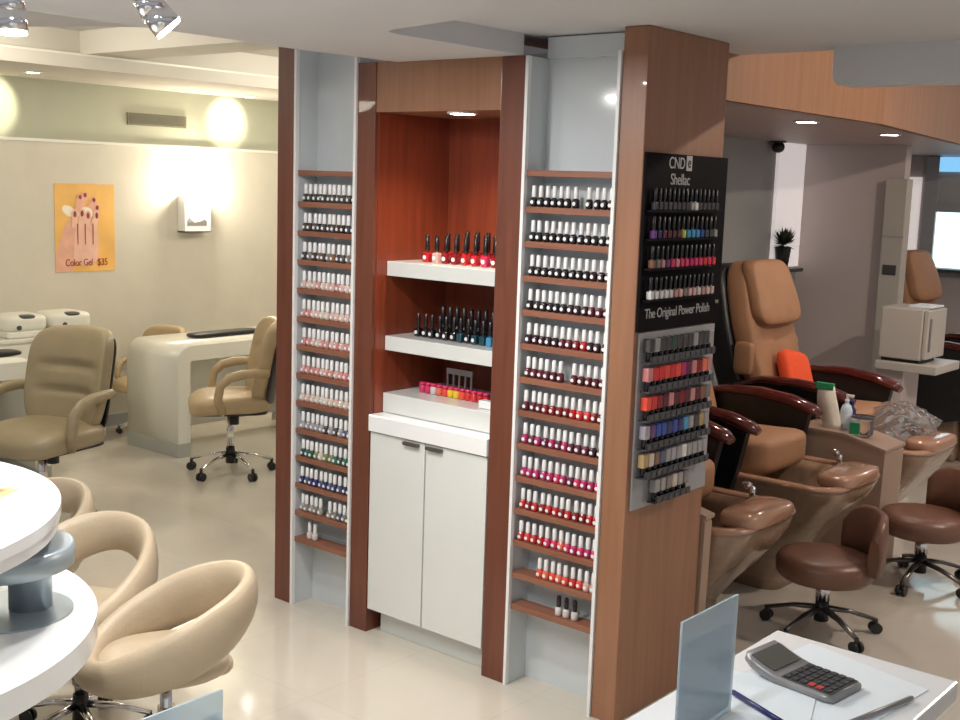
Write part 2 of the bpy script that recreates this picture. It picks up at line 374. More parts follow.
def rack(name, label, x0, x1, shelves, ztop):
    t = thing(name, label, 'rack', ((x0+x1)/2, 3.4, 0))
    pb(t, 'back_panel', M['bay'], ((x0, 3.52, 0), (x1, 3.555, ztop)))
    pb(t, 'side_panel', M['bay'], ((x0, 3.41, 0), (x0+.008, 3.52, ztop)))
    pb(t, 'side_panel', M['bay'], ((x1-.008, 3.41, 0), (x1, 3.52, ztop)))
    pb(t, 'edge_trim', M['trim'], ((x0, 3.392, 0), (x0+.013, 3.41, ztop)))
    pb(t, 'edge_trim', M['trim'], ((x1-.013, 3.392, 0), (x1, 3.41, ztop)))
    for z in shelves: pb(t, 'shelf', M['shelfw'], ((x0+.014, 3.405, z-.022), (x1-.014, 3.475, z)), bev=.001); pb(t, 'shelf_web', M['bay'], ((x0+.02, 3.475, z-.02), (x1-.02, 3.52, z-.006)))
    return t
SR = [1.952]+[1.822-.1246*i for i in range(13)]
SL = [1.929]+[1.797-.1234*i for i in range(13)]
rack('polish_rack', 'tall narrow wall rack with wood shelves, right of the niche', -2.655, -2.252, SR, 2.352)
rack('polish_rack', 'tall narrow wall rack with wood shelves, left of the niche', -3.887, -3.512, SL, 2.445)
# reach of the white back panel above the right rack to the upper ceiling
struct('wall_rack_top', MB().box((-2.64, 3.50, 2.35), (-2.252, 3.55, 2.425)), M['bay'])

# ------------------------------------------------------------------ polish bottles
PC = {}
def polish_mat(nm, col):
    if nm not in PC:
        PC[nm] = plain('polish '+nm, col, .12, var=.05, coat=.5)
    return PC[nm]
COL = {
 'black': (.012, .009, .012), 'near-black plum': (.03, .006, .015), 'charcoal': (.045, .04, .042), 'dark brown': (.05, .02, .015),
 'dark wine': (.10, .008, .022), 'deep red': (.22, .008, .012), 'red': (.48, .015, .02), 'plum': (.12, .012, .05), 'magenta': (.42, .02, .13),
 'hot pink': (.62, .03, .12), 'bright red': (.62, .03, .03), 'orange red': (.75, .07, .035), 'coral': (.75, .16, .10), 'clear': (.62, .58, .56),
 'sheer pink': (.62, .40, .36), 'dusty pink': (.50, .24, .22), 'rose pink': (.58, .22, .22), 'pale nude': (.60, .50, .42), 'lavender grey': (.34, .32, .37),
 'silver grey': (.30, .29, .29), 'teal green': (.02, .14, .11), 'dark green': (.02, .06, .04), 'moss green': (.18, .22, .10), 'navy blue': (.015, .02, .12),
 'slate blue': (.06, .08, .16), 'taupe grey': (.20, .17, .16), 'sky blue': (.05, .28, .50), 'royal blue': (.02, .06, .32), 'dark teal': (.01, .06, .08),
 'yellow': (.80, .50, .03), 'lime': (.45, .50, .08), 'white': (.70, .68, .68), 'gold': (.42, .30, .13), 'purple': (.12, .04, .16), 'bronze': (.20, .10, .06)}
_bm = {}
def bottle_mesh(key, mat, fn):
    if key not in _bm:
        o = fn().build(key[0], mat); _bm[key] = o.data; bpy.data.objects.remove(o)
    return _bm[key]
def body_fn(): return MB().lathe([(.0095, 0), (.013, .002), (.0138, .01), (.0138, .024), (.0122, .030), (.006, .034), (.005, .036)], n=12)
def cap_fn(): return MB().lathe([(.0080, .034), (.0088, .036), (.0080, .073), (.006, .076)], n=10)
def lab_fn(): return MB().cyl((0, -.0146, .016), (0, -.0132, .016), .0068, n=12)
def squat_fn(): return MB().box((-.0115, -.0115, 0), (.0115, .0115, .032), .004).lathe([(.005, .031), (.005, .036)], n=10)
def tallcap_fn(): return MB().lathe([(.0062, .036), (.0072, .038), (.0062, .084), (.004, .086)], n=10)
def place_bottle(x, y, z, colname, label, group, capm='capw', sticker=False, kind=0, inv=False, rz=0., sc=1., bn='nail_polish_bottle', cat='nail polish'):
    pm = polish_mat(colname, COL[colname])
    if kind == 1 and bn == 'nail_polish_bottle': bn, cat = 'gel_polish_bottle', 'gel polish'
    o = bpy.data.objects.new(bn, bottle_mesh((bn, colname, kind), pm, body_fn if kind == 0 else squat_fn)); C.objects.link(o)
    o.location = (x, y, z); o.rotation_euler = (PI if inv else 0, 0, rz); o.scale = (sc, sc, sc)
    tag(o, label, cat, group)
    c = bpy.data.objects.new('cap', bottle_mesh(('cap', capm, kind), M[capm], cap_fn if kind == 0 else tallcap_fn)); C.objects.link(c); c.parent = o
    if sticker:
        s = bpy.data.objects.new('sticker', bottle_mesh(('sticker', 0, 0), M['label'], lab_fn)); C.objects.link(s); s.parent = o
    return o
ORD = ['first', 'second', 'third', 'fourth', 'fifth', 'sixth', 'seventh', 'eighth', 'ninth', 'tenth', 'eleventh', 'twelfth', 'thirteenth', 'fourteenth', 'fifteenth']
def mixrow(a, b, p, n): return [b if random.random() < p else a for _ in range(n)]
rowsR = [['black']*7+[None]+['black']*4, ['black']*12, ['black']*9+['near-black plum']*3, ['black']*6+['near-black plum']*3+['dark wine']*3,
 ['near-black plum']*5+['dark wine']*2+['deep red', 'red']+['near-black plum']*3, ['dark wine']*6+[None]+['dark wine']*5,
 ['dark wine']*3+['deep red']*4+['red', 'bright red', 'bright red', 'deep red', 'dark wine'], ['magenta', 'plum', 'magenta', 'plum', 'magenta', 'plum', 'magenta', 'dark wine', 'plum', 'plum', 'near-black plum', 'near-black plum'],
 ['magenta']*5+['hot pink', 'magenta', 'plum']+['hot pink', 'magenta', 'magenta', 'hot pink'], ['red', 'deep red', 'red', 'deep red', 'red', 'red', 'deep red', 'red', 'deep red', 'deep red', 'red', 'red'],
 ['red', 'bright red', 'red', 'red', 'hot pink', 'hot pink', 'coral', 'hot pink', 'magenta', 'hot pink', 'magenta', 'hot pink'],
 [None]*3+['orange red', 'coral', 'orange red', 'coral', 'orange red', 'bright red', 'orange red', 'sheer pink', 'sheer pink'], None]
rowsL = [['charcoal']*11, ['charcoal', 'dark brown', 'charcoal', 'black', 'charcoal', 'dark brown', 'charcoal', 'dark brown', 'black', 'charcoal', 'charcoal'],
 ['charcoal', 'taupe grey', 'charcoal', 'bronze', 'charcoal', 'taupe grey', 'bronze', 'charcoal', 'charcoal', 'taupe grey', 'charcoal'],
 ['sheer pink', 'pale nude', 'sheer pink', 'dusty pink', 'pale nude', 'sheer pink', 'sheer pink', 'dusty pink', 'sheer pink', 'pale nude', 'sheer pink'],
 ['dusty pink', 'rose pink', 'pale nude', 'sheer pink', 'pale nude', 'pale nude', 'sheer pink', 'sheer pink', 'pale nude', 'sheer pink', 'pale nude'],
 ['rose pink', 'dusty pink', 'sheer pink', 'pale nude', 'rose pink', 'dusty pink', 'sheer pink', 'rose pink', 'sheer pink', 'rose pink', 'sheer pink'],
 ['rose pink', 'dusty pink', 'rose pink', 'dusty pink', 'sheer pink', 'rose pink', 'dusty pink', 'sheer pink', 'rose pink', 'rose pink', 'dusty pink'],
 ['pale nude', 'sheer pink', 'pale nude', 'pale nude', 'clear', 'pale nude', 'pale nude', 'sheer pink', 'pale nude', 'pale nude', 'pale nude'],
 ['lavender grey', 'silver grey', 'lavender grey', 'silver grey', 'lavender grey', 'charcoal', 'lavender grey', 'charcoal', 'lavender grey', 'slate blue', 'lavender grey'],
 ['dark green', 'teal green', 'dark green', 'moss green', 'pale nude', 'moss green', 'moss green', 'teal green', 'dark green', 'teal green', 'dark green'],
 ['navy blue', 'slate blue', 'navy blue', 'navy blue', 'slate blue', 'navy blue', 'slate blue', 'navy blue', 'slate blue', 'navy blue', 'charcoal'],
 ['silver grey', 'taupe grey', 'silver grey', 'taupe grey', 'silver grey', None, 'silver grey', 'taupe grey', 'slate blue', 'taupe grey', 'charcoal'], None]
def fill(rows, SH, x0, x1, n, side, capn, sticker, dy):
    for i, row in enumerate(rows):
        z = SH[i+1]
        if row is None: continue
        pit = (x1-x0)/n
        k = 0
        for j, cn in enumerate(row):
            if cn is None: continue
            x = x0+pit*(j+.5)+random.uniform(-.0016, .0016)
            k += 1
            place_bottle(x, 3.425+dy+random.uniform(-.003, .003), z, cn,
                '%s polish bottle, %s from left on the %s bottle shelf down, %s rack' % (cn, ORD[k-1], ORD[i], side),
                'white-capped polish bottles on the %s rack' % side, 'capw', sticker)
fill(rowsR, SR, -2.632, -2.268, 12, 'right', 'capw', True, 0)
fill(rowsL, SL, -3.858, -3.532, 11, 'left', 'capw', True, 0)
for j, x in enumerate((-2.435, -2.400, -2.362)):
    place_bottle(x, 3.43, SR[13], 'clear', 'clear bottle with black cap, %s from left on the lowest right shelf' % ORD[j], 'black-capped clear bottles on the lowest shelf', 'capb')
for j, x in enumerate((-3.80, -3.765)):
    place_bottle(x, 3.43, SL[13], 'clear', 'clear bottle with white cap, %s one on the lowest left rack shelf' % ('left' if j == 0 else 'right'), 'clear bottles on the lowest left shelf', 'capw')

# niche bottles
g = 'black-capped red bottles on the top niche shelf'
for j in range(9):
    x = -3.275+j*.050
    cn = ('red', 'sheer pink', 'deep red', 'deep red', 'red', 'red', 'hot pink', 'deep red', 'rose pink')[j]
    place_bottle(x, 3.58+.002*j, 1.572, cn, '%s gel polish with black cap, %s from left in front row, top niche shelf' % (cn, ORD[j]), g, 'capb', True, 1, sc=1.3)
for j in range(8):
    x = -3.225+j*.050
    place_bottle(x, 3.65, 1.572, 'deep red' if j % 2 else 'red', 'dark red gel polish, %s from left in middle row on top niche shelf' % ORD[j], g, 'capb', True, 1, sc=1.4)
for j in range(7):
    x = -3.19+j*.056
    place_bottle(x, 3.73, 1.572, 'deep red', 'dark red gel polish, %s from left in rear row on top niche shelf' % ORD[j], g, 'capb', False, 1, sc=1.5)
g = 'dark bottles on the middle niche shelf'
for j in range(13):
    x = -3.305+j*.0385
    cn = (['black']*5+['black', 'dark teal', 'black', 'dark teal', 'dark teal', 'sky blue', 'dark teal', 'dark teal'])[j]
    place_bottle(x, 3.57+(j % 2)*.004, 1.264, cn, '%s bottle with black cap, %s from left in front row, middle niche shelf' % (cn, ORD[j]), g, 'capb', j < 6 or j in (7, 8), 1, sc=1.15)
for j in range(12):
    x = -3.25+j*.0385
    place_bottle(x, 3.66, 1.264, 'black', 'black bottle, %s from left in rear row on the middle niche shelf' % ORD[j], g, 'capb', False, 1, sc=1.5)
g = 'small colour jars on the lower niche shelf'
jar0 = None
for j, cn in enumerate(['hot pink', 'hot pink', 'clear', 'coral', 'orange red', 'yellow', 'yellow', 'orange red', 'bright red', 'bright red', 'red', 'red']):
    x = -3.30+j*.0315
    o = bpy.data.objects.new('gel_jar', bottle_mesh(('gel_jar', cn, 9), polish_mat(cn, COL[cn]), lambda: MB().lathe([(.009, 0), (.0135, .003), (.0135, .026), (.009, .029)], n=12))); C.objects.link(o)
    o.location = (x, 3.60, 1.026); o.scale = (1.15, 1.15, 1.15); tag(o, '%s squat gel jar, %s from left in the row on the lower niche shelf' % (cn, ORD[j]), 'jar', g)
    l = bpy.data.objects.new('lid', bottle_mesh(('lid', 'capb', 9), polish_mat(cn, COL[cn]), lambda: MB().lathe([(.0125, .029), (.0125, .038), (.008, .040)], n=12))); C.objects.link(l); l.parent = o
for j in range(4):
    cn = 'royal blue'
    place_bottle(-2.915+j*.036, 3.60, 1.026, 'navy blue' if j == 0 else cn, 'blue bottle with dark cap, %s from left at right of lower niche shelf' % ORD[j], 'blue bottles on the lower niche shelf', 'capb', False, 1, sc=.95)
t = thing('sample_stand', 'small clear rack of colour tips behind the bright jars', 'stand', (-3.15, 3.66, 1.026))
MB().box((-.07, -.012, 0), (.07, .012, .008)).box((-.07, -.003, .085), (.07, .003, .108)).build('frame', M['rack'], t)
for k in range(5): MB().box((-.068+k*.0325, -.003, .008), (-.062+k*.0325, .003, .085)).build('rod', M['rack'], t)
t = thing('tip_rail', 'row of pale nail tips on a stand at right of lower niche shelf', 'stand', (-2.92, 3.74, 1.026))
MB().box((-.10, -.012, 0), (.10, .012, .1)).build('stand', M['dgrey'], t)
for k in range(6): MB().box((-.098+k*.034, -.018, .085), (-.076+k*.034, -.012, .155), .003).build('nail_tip', M['silver'], t)
t = MB().box((-2.92, 3.51, 1.027), (-2.785, 3.545, 1.058), .003).build('white_box', M['counter'])
tag(t, 'small white box in front of the blue bottles', 'box')

# ------------------------------------------------------------------ boards on pillar side
bd = thing('polish_display_board', 'black wall board with four rows of sample bottles and silver lettering', 'display board', (-2.15, 3.68, 1.415))
MB().box((0, -.275, 0), (.012, .28, .605), .002).build('panel', M['board'], bd)
text('CND', .056, M['lettering'], bd, 'brand_text', faceX(.0125, -.082, .556), sx=.88)
MB().box((.0122, -.020, .550), (.0135, .018, .602), .0005).build('brand_block', M['lettering'], bd)
text('e', .055, M['board'], bd, 'brand_letter', faceX(.0138, -.001, .561), sx=.8)
text('Shellac', .055, M['lettering'], bd, 'range_text', faceX(.0125, -.055, .501), sx=.92)
text('The Original Power Polish', .048, M['lettering'], bd, 'slogan_text', faceX(.0125, -.018, .045), sx=.92)
text('™', .03, M['lettering'], bd, 'trademark_text', faceX(.0125, .255, .062))
rowsS = [['charcoal']*8+['silver grey', 'white']+['charcoal']*5, ['purple', 'navy blue', 'dark wine', 'dark wine', 'dark brown', 'dark wine', 'lime', 'sky blue', 'sky blue', 'sky blue', 'royal blue', 'charcoal', 'dark green', 'silver grey'],
 ['bronze', 'taupe grey', 'dusty pink', 'purple', 'hot pink', 'rose pink', 'hot pink', 'hot pink', 'magenta', 'hot pink', 'hot pink', 'bright red', 'hot pink', 'bright red'],
 ['white', 'white', 'clear', 'white', 'clear', 'dusty pink', 'sheer pink', 'taupe grey', 'sheer pink', 'sheer pink', 'clear', 'dusty pink', 'pale nude', 'sheer pink']]
def shelf_row(par, z, y0, y1, w, mat, name='ledge', x0=0):
    MB().box((x0, y0, z-.008), (x0+w, y1, z), .001).build(name, mat, par)
for i, row in enumerate(rowsS):
    zz = (.375, .263, .150, .085-.022)[i] + .0
    zz = (.414, .318, .218, .112)[i]
    shelf_row(bd, zz, -.262, .20, .030, M['board'], x0=.012)
    for j, cn in enumerate(row):
        y = 3.68-.238+j*(.415/(len(row)-1))
        place_bottle(-2.15+.028, y, 1.415+zz, cn, '%s sample bottle, %s from left in %s row of the black board' % (cn, ORD[j], ORD[i]), 'sample bottles on the black board', 'capb', False, 1, rz=PI/2, sc=.88, bn='sample_bottle', cat='sample bottle')
rk = thing('polish_wall_rack', 'grey panel rack of upside-down polish bottles below the black board', 'rack', (-2.15, 3.68, .785))
MB().box((0, -.255, 0), (.008, .262, .625), .001).build('panel', M['rack'], rk)
rowsW = [(12, ['charcoal', 'silver grey', 'charcoal', 'charcoal', 'dark green', 'charcoal', 'charcoal', 'charcoal', 'silver grey', 'charcoal', 'charcoal', 'silver grey']),
 (12, ['rose pink', 'bright red', 'bright red', 'orange red', 'bright red', 'orange red', 'magenta', 'plum', 'rose pink', 'deep red', 'coral', 'dusty pink']),
 (12, ['orange red', 'bright red', 'deep red', 'dark wine', 'rose pink', 'dark wine', 'deep red', 'dark wine', 'dusty pink', 'dark wine', 'bronze', 'taupe grey']),
 (12, ['lavender grey', 'purple', 'royal blue', 'royal blue', 'navy blue', 'royal blue', 'navy blue', 'sky blue', 'silver grey', 'charcoal', 'gold', 'silver grey']),
 (12, ['gold', 'pale nude', 'bronze', 'slate blue', 'silver grey', 'lavender grey', 'silver grey', 'white', 'silver grey', 'silver grey', 'silver grey', 'lavender grey']),
 (6, ['silver grey', 'silver grey', 'taupe grey', 'pale nude', 'silver grey', 'taupe grey'])]
def squat2_fn(): return MB().box((-.0165, -.0135, -.004), (.0165, .0135, .044), .004).lathe([(.005, .043), (.005, .05)], n=10)
def cap2_fn(): return MB().lathe([(.0085, .046), (.0095, .048), (.009, .076), (.007, .078)], n=10)
for i, (n, row) in enumerate(rowsW):
    z = .525-.1015*i
    y0 = -.24 if n == 12 else -.155
    y1 = .208 if n == 12 else .085
    w = (y1-y0)/n
    MB().box((.008, y0, z-.004), (.046, y1, z), .001).box((.044, y0, z), (.046, y1, z+.022)).build('ledge', M['tray'], rk)
    for j in range(n):
        yy = y0+w*(j+.5)
        o = bpy.data.objects.new('hanging_polish_bottle', bottle_mesh(('inv', row[j]), polish_mat(row[j], COL[row[j]]), squat2_fn)); C.objects.link(o)
        o.location = (-2.15+.026, 3.68+yy, .785+z+.078); o.rotation_euler = (PI, 0, PI/2)
        tag(o, '%s upside-down bottle, %s from left in %s row of the grey rack' % (row[j], ORD[j], ORD[i]), 'polish bottle', 'upside-down bottles on the grey rack')
        c = bpy.data.objects.new('cap', bottle_mesh(('cap', 'inv'), M['capb'], cap2_fn)); C.objects.link(c); c.parent = o
        MB().box((.046, yy-.013, z-.002), (.049, yy+.013, z+.018), .0015).build('name_tab', M['dgrey'], rk)

# ------------------------------------------------------------------ office chairs (left room)
def star_base(t, r=.27, h=.08, chrome='chrome', n=5, rot=.45, post_top=.42, capr=.024):
    for k in range(n):
        a = rot+2*PI*k/n; c, s_ = math.cos(a), math.sin(a)
        leg = MB().tube([(c*.02, s_*.02, h+.05), (c*r*.5, s_*r*.5, h+.035), (c*r, s_*r, h-.005)], 0, n=8, flat=[(.02, .014), (.016, .011), (.012, .009)]).build('leg', M[chrome], t)
        w = MB().cyl((c*r-s_*.022, s_*r+c*.022, .026), (c*r-s_*.006, s_*r+c*.006, .026), .026, n=14).cyl((c*r+s_*.022, s_*r-c*.022, .026), (c*r+s_*.006, s_*r-c*.006, .026), .026, n=14)
        w.cyl((c*r, s_*r, .03), (c*r, s_*r, h), .010, n=8).build('caster', M['black'], leg)
    MB().cyl((0, 0, h-.01), (0, 0, h+.09), .032, .028).build('hub', M['black'], t)
    MB().cyl((0, 0, h+.05), (0, 0, post_top), capr).build('gas_lift', M[chrome], t)
def office_chair(label, loc, rz, mat='leather'):
    t = thing('office_chair', label, 'chair', loc, rz, 'padded office chairs at the manicure desks')
    star_base(t)
    MB().box((-.10, -.09, .40), (.10, .10, .425), .008).cyl((.05, .02, .33), (.05, .02, .40), .03).build('tilt_mechanism', M['black'], t)
    def sf(p):
        r = Vector(p); fr = max(0, -p.y/.24)
        r.z -= .03*fr**3; r.x *= 1+.06*fr; return r
    MB().cushion((0, -.01, .475), (.255, .25, .065), .5, 28, 14, sf).build('seat', M[mat], t)
    MB().cushion((0, -.01, .425), (.235, .23, .012), .3, 24, 6).build('seat_pan', M['black'], t)
    def bf(p):
        z = p.z; gro = (.026*math.exp(-((z-.07)/.016)**2)+.026*math.exp(-((z+.06)/.016)**2))*max(0, 1-(p.x/.20)**4)
        front = p.y < 0
        y = p.y+(gro if front else 0)+.10*(z+.26)/.5-.10*(p.x/.25)**2*1.0
        w = 1.0-.10*max(0, (-z-.05)/.2)
        return Vector((p.x*w, y, z))
    MB().cushion((0, .215, .735), (.245, .055, .27), .42, 36, 40, bf).build('backrest', M[mat], t)
    MB().cushion((0, .268, .72), (.225, .012, .25), .35, 28, 20, lambda p: Vector((p.x, p.y+.10*(p.z+.26)/.5-.10*(p.x/.25)**2, p.z))).build('back_shell', M['black'], t)
    for s in (-1, 1):
        pts = [(s*.255, -.07, .44), (s*.285, -.10, .53), (s*.285, -.085, .615), (s*.285, -.03, .665), (s*.28, .05, .685), (s*.27, .13, .69), (s*.245, .215, .685)]
        MB().tube(pts, 0, n=12, flat=[(.026, .022), (.028, .026), (.028, .028), (.03, .026), (.03, .024), (.028, .024), (.024, .022)], up=Vector((1, 0, 0))).build('armrest', M[mat], t)
        MB().lathe([(.012, 0), (.012, .006), (.004, .008)], n=10).xf(Matrix.Translation((s*.262, -.07, .435)) @ Matrix.Rotation(s*PI/2, 4, 'Y')).build('arm_bolt', M['chrome'], t)
    return t
def ang(fx, fy): return math.atan2(fy, fx)+PI/2   # local -y faces (fx,fy)
office_chair('olive tan padded office chair facing the viewer, largest on the left', (-5.745, 3.265, 0), ang(.25, -.97)).scale = (1.12, 1.08, 1.04)
office_chair('honey tan padded office chair beside the dark post and white desk', (-5.97, 4.70, 0), ang(-.55, -.83), 'leather2')
office_chair('tan office chair mostly hidden behind the white waterfall desk', (-7.38, 5.05, 0), ang(.2, -1), 'leather2').scale = (.8, .8, .76)

# ------------------------------------------------------------------ manicure desks
def ushape(x0, x1, y0, y1, h, t, r):
    # inverted U in the y-z plane with rounded outer corners, extruded in x
    o = []; i = []
    out = [(y0, 0)]+[(y0+r-r*math.cos(a), h-r+r*math.sin(a)) for a in [PI/2*k/6 for k in range(7)]]+[(y1-r+r*math.sin(a), h-r+r*math.cos(a)) for a in [PI/2*k/6 for k in range(7)]]+[(y1, 0)]
    r2 = max(r-t, .02); ih = h-t
    inn = [(y1-t, 0)]+[(y1-t-r2+r2*math.cos(a), ih-r2+r2*math.sin(a)) for a in [PI/2*k/6 for k in range(7)]]+[(y0+t+r2-r2*math.sin(a), ih-r2+r2*math.cos(a)) for a in [PI/2*k/6 for k in range(7)]]+[(y0+t, 0)]
    return out, inn
def manicure_desk(label, x0, x1, y0, y1, padx, pady):
    t = thing('manicure_desk', label, 'desk', ((x0+x1)/2, (y0+y1)/2, 0), 0, 'white manicure desks')
    cx, cy_ = (x0+x1)/2, (y0+y1)/2
    out, inn = ushape(x0, x1, y0-cy_, y1-cy_, .755, .10, .11)
    mb = MB()
    n = len(out)
    A = [[mb.bm.verts.new((x-cx, y, z+.0)) for y, z in out] for x in (x0, x1)]
    B = [[mb.bm.verts.new((x-cx, y, z)) for y, z in inn[::-1]] for x in (x0, x1)]
    for k in range(n-1):
        mb.bm.faces.new((A[0][k], A[0][k+1], A[1][k+1], A[1][k])).smooth = True
        mb.bm.faces.new((B[0][k], B[1][k], B[1][k+1], B[0][k+1])).smooth = True
        for q in (0, 1): mb.bm.faces.new((A[q][k], B[q][k], B[q][k+1], A[q][k+1]))
    mb.bm.faces.new((A[0][0], A[1][0], B[1][0], B[0][0])); mb.bm.faces.new((A[0][-1], B[0][-1], B[1][-1], A[1][-1]))
    bmesh.ops.translate(mb.bm, vec=(0, 0, .0), verts=mb.bm.verts)
    mb.build('desk_shell', M['desk'], t)
    mb = MB()
    for yy in (y0-cy_, y1-cy_-.10): mb = MB(); mb.box((x0-cx-.003, yy-.003, 0), (x1-cx+.003, yy+.103, .095)); mb.build('plinth', M['plinth'], t)
    MB().box((x0-cx+.12, y0-cy_+.10, .10), (x0-cx+.15, y1-cy_-.10, .655)).build('modesty_panel', M['desk'], t)
    MB().cushion((padx-cx, pady-cy_, .771), (.075, .30, .016), .35, 24, 8).build('hand_rest', M['black'], t)
    return t
manicure_desk('white waterfall manicure desk with black hand rest before the wall lamp', -7.10, -6.51, 4.69, 6.1, -6.84, 5.33)
manicure_desk('white waterfall manicure desk at left picture edge behind the olive chair', -7.2, -6.55, 2.35, 3.78, -6.85, 3.45)
sc_ = thing('side_cabinet', 'low pale cabinet against the cream wall carrying two nail lamps', 'cabinet', (-7.45, 4.18, 0))
MB().box((-.22, -.62, .06), (.22, .42, .765), .004).build('body', M['desk'], sc_)
MB().box((-.22, -.62, 0), (.20, .42, .06)).build('plinth', M['plinth'], sc_)
MB().box((-.235, -.63, .765), (.235, .43, .79), .004).build('top', M['desk'], sc_)
MB().box((.22, -.60, .10), (.23, -.08, .75), .002).build('door', M['desk'], sc_)
MB().box((.22, -.06, .10), (.23, .41, .75), .002).build('door', M['desk'], sc_)
for y, l in ((4.05, 'cream nail drying lamp, left one of the pair on the side cabinet'), (4.38, 'cream nail drying lamp, right one of the pair on the side cabinet')):
    t = thing('nail_lamp', l, 'nail dryer', (-7.40, y, .79), 0, 'nail drying lamps on the side cabinet')
    MB().cushion((0, 0, .09), (.15, .155, .06), .45, 28, 12).build('housing', M['desk'], t)
    MB().box((-.15, -.15, 0), (.15, .15, .045), .012).build('base', M['desk'], t)
    MB().cushion((.10, -.0, .135), (.05, .06, .014), .6, 18, 8).build('window', M['dgrey'], t)
    MB().lathe([(.016, 0), (.016, .008)], n=14).xf(Matrix.Translation((.147, -.07, .07)) @ Matrix.Rotation(PI/2, 4, 'Y')).build('knob', M['dgrey'], t)
    
# ------------------------------------------------------------------ wall items, left room
po = thing('poster', 'orange poster of painted nails on the cream wall', 'poster', (-7.70, 4.752, 1.487))
MB().box((0, -.24, -.314), (.004, .24, .314)).build('sheet', M['poster'], po)
def flat(par, name, mat, pts, x=.004, d=.0008): return MB().prism([(x, y, z) for y, z in pts], (d, 0, 0)).build(name, mat, par)
def blob(y, z, a, b, rot=0, n=14):
    return [(y+a*math.cos(t)*math.cos(rot)-b*math.sin(t)*math.sin(rot), z+a*math.cos(t)*math.sin(rot)+b*math.sin(t)*math.cos(rot)) for t in (2*PI*k/n for k in range(n))]
def finger(y0, z0, y1, z1, w):
    d = Vector((y1-y0, z1-z0)); L = d.length; d.normalize(); nn = Vector((-d.y, d.x)); p0 = Vector((y0, z0)); p1 = Vector((y1, z1))
    o = [p0-nn*w, p0+nn*w]
    o += [p1+nn*w*math.cos(a)+d*w*math.sin(a) for a in [PI*k/6 for k in range(7)]]
    return [(q.x, q.y) for q in o]
flat(po, 'printed_arm', M['skin'], [(-.238, -.313), (-.238, -.18), (-.19, -.06), (-.15, .05), (-.02, .06), (-.05, -.08), (-.08, -.20), (-.10, -.313)])
flat(po, 'printed_palm', M['skin2'], [(-.10, -.24), (-.09, -.08), (-.08, .02), (.09, .03), (.105, -.08), (.10, -.24), (.0, -.28)], x=.0048)
flat(po, 'printed_petal', M['petal'], blob(-.13, .12, .06, .035, -.5), x=.0048)
flat(po, 'printed_petal', M['petal'], blob(.0, .10, .06, .05, .2), x=.0070)
for q, (a, b, c_, d) in enumerate(((-.085, -.0, -.085, .11, ), (-.035, -.0, -.028, .115), (.012, 0, .02, .10), (.06, 0, .09, .10))):
    flat(po, 'printed_finger', M['skin2'], finger(a, b, c_, d, .024), x=.0075+q*.0003)
    flat(po, 'printed_nail', M['nail'], blob(c_, d-.012, .012, .023), x=.0092)
for q, (a, b, c_, d) in enumerate(((-.05, .12, .0, .235), (.03, .12, .07, .20), (.03, .10, .095, .145), (-.06, .12, -.04, .22))):
    flat(po, 'printed_finger', M['skin'], finger(a, b, c_, d, .024), x=.0058+q*.0003)
    flat(po, 'printed_nail', M['nail'], blob(c_, d, .012, .016), x=.0086)
for a in (-.065, -.005, .058): flat(po, 'printed_gap', M['nail'], [(a-.003, -.12), (a+.003, -.12), (a+.004, .03), (a-.004, .03)], x=.0094)
text('Color Gel', .072, M['inkred'], po, 'poster_text', faceX(.0066, -.055, -.272), sx=.78)
text('$35', .072, M['inkred'], po, 'price_text', faceX(.0066, .135, -.272), sx=.82)

sl = thing('wall_sconce', 'small white box wall lamp glowing upward on the cream wall', 'wall lamp', (-7.70, 5.67, 1.45))
mb = MB(); mb.box((.085, -.12, 0), (.095, .12, .28)).box((0, -.12, 0), (.085, -.112, .28)).box((0, .112, 0), (.085, .12, .28)).box((0, -.12, 0), (.095, .12, .008)).build('shade', M['counter'], sl)
MB().cyl((.045, 0, .12), (.045, 0, .20), .022).build('bulb', M['lampw'], sl)
flat(sl, 'printed_mark', M['silver'], [(-.10, .05), (.085, .05), (.085, .085), (.06, .10), (.03, .085), (-.03, .075), (-.055, .09), (-.08, .115), (-.10, .09)], x=.0952)
flat(sl, 'printed_mark', M['wallgr'], blob(-.078, .088, .018, .014), x=.0962)
light('POINT', (-7.575, 5.687, 1.82), 36, (1, .88, .72), .05)
v = thing('air_vent', 'rectangular grey-green ventilation grille in the green wall band', 'vent', (-7.71, 5.375, 2.285))
MB().box((0, -.26, -.045), (.012, .26, .045), .002).build('frame', M['vent'], v)
for k in range(5): MB().box((.012, -.24, -.036+k*.016), (.018, .24, -.030+k*.016)).build('slat', M['vent'], v)
def downlight(loc, label, r=.05, mat='lampw', group='recessed ceiling downlights'):
    t = thing('ceiling_downlight', label, 'ceiling light', loc, 0, group)
    MB().lathe([(r, 0), (r+.014, 0), (r+.014, -.007), (r, -.007)], cap=False, n=24).build('ring', M['trim'], t)
    MB().cyl((0, 0, -.001), (0, 0, -.006), r, n=24).build('lens', M[mat], t)
    return t
downlight((-7.45, 6.05, 2.51), 'recessed spotlight in the left soffit over the green wall glow, right', .04)
downlight((-7.2, 4.09, 2.51), 'recessed spotlight in the left soffit near top left corner', .04)
for y in (6.03, 4.06):
    light('SPOT', (-7.34, y, 2.42), 17, (1, .95, .70), .02, spot=62, blend=.5, target=(-7.71, y, 2.325))
# added fill lights without fixtures, for the left room and its tray ceiling
for x, y in ((-6.0, 3.0), (-5.6, 5.6), (-5.9, 7.4), (-6.2, .8)):
    light('POINT', (x, y, 2.52), 42, (1, .93, .81), .15)

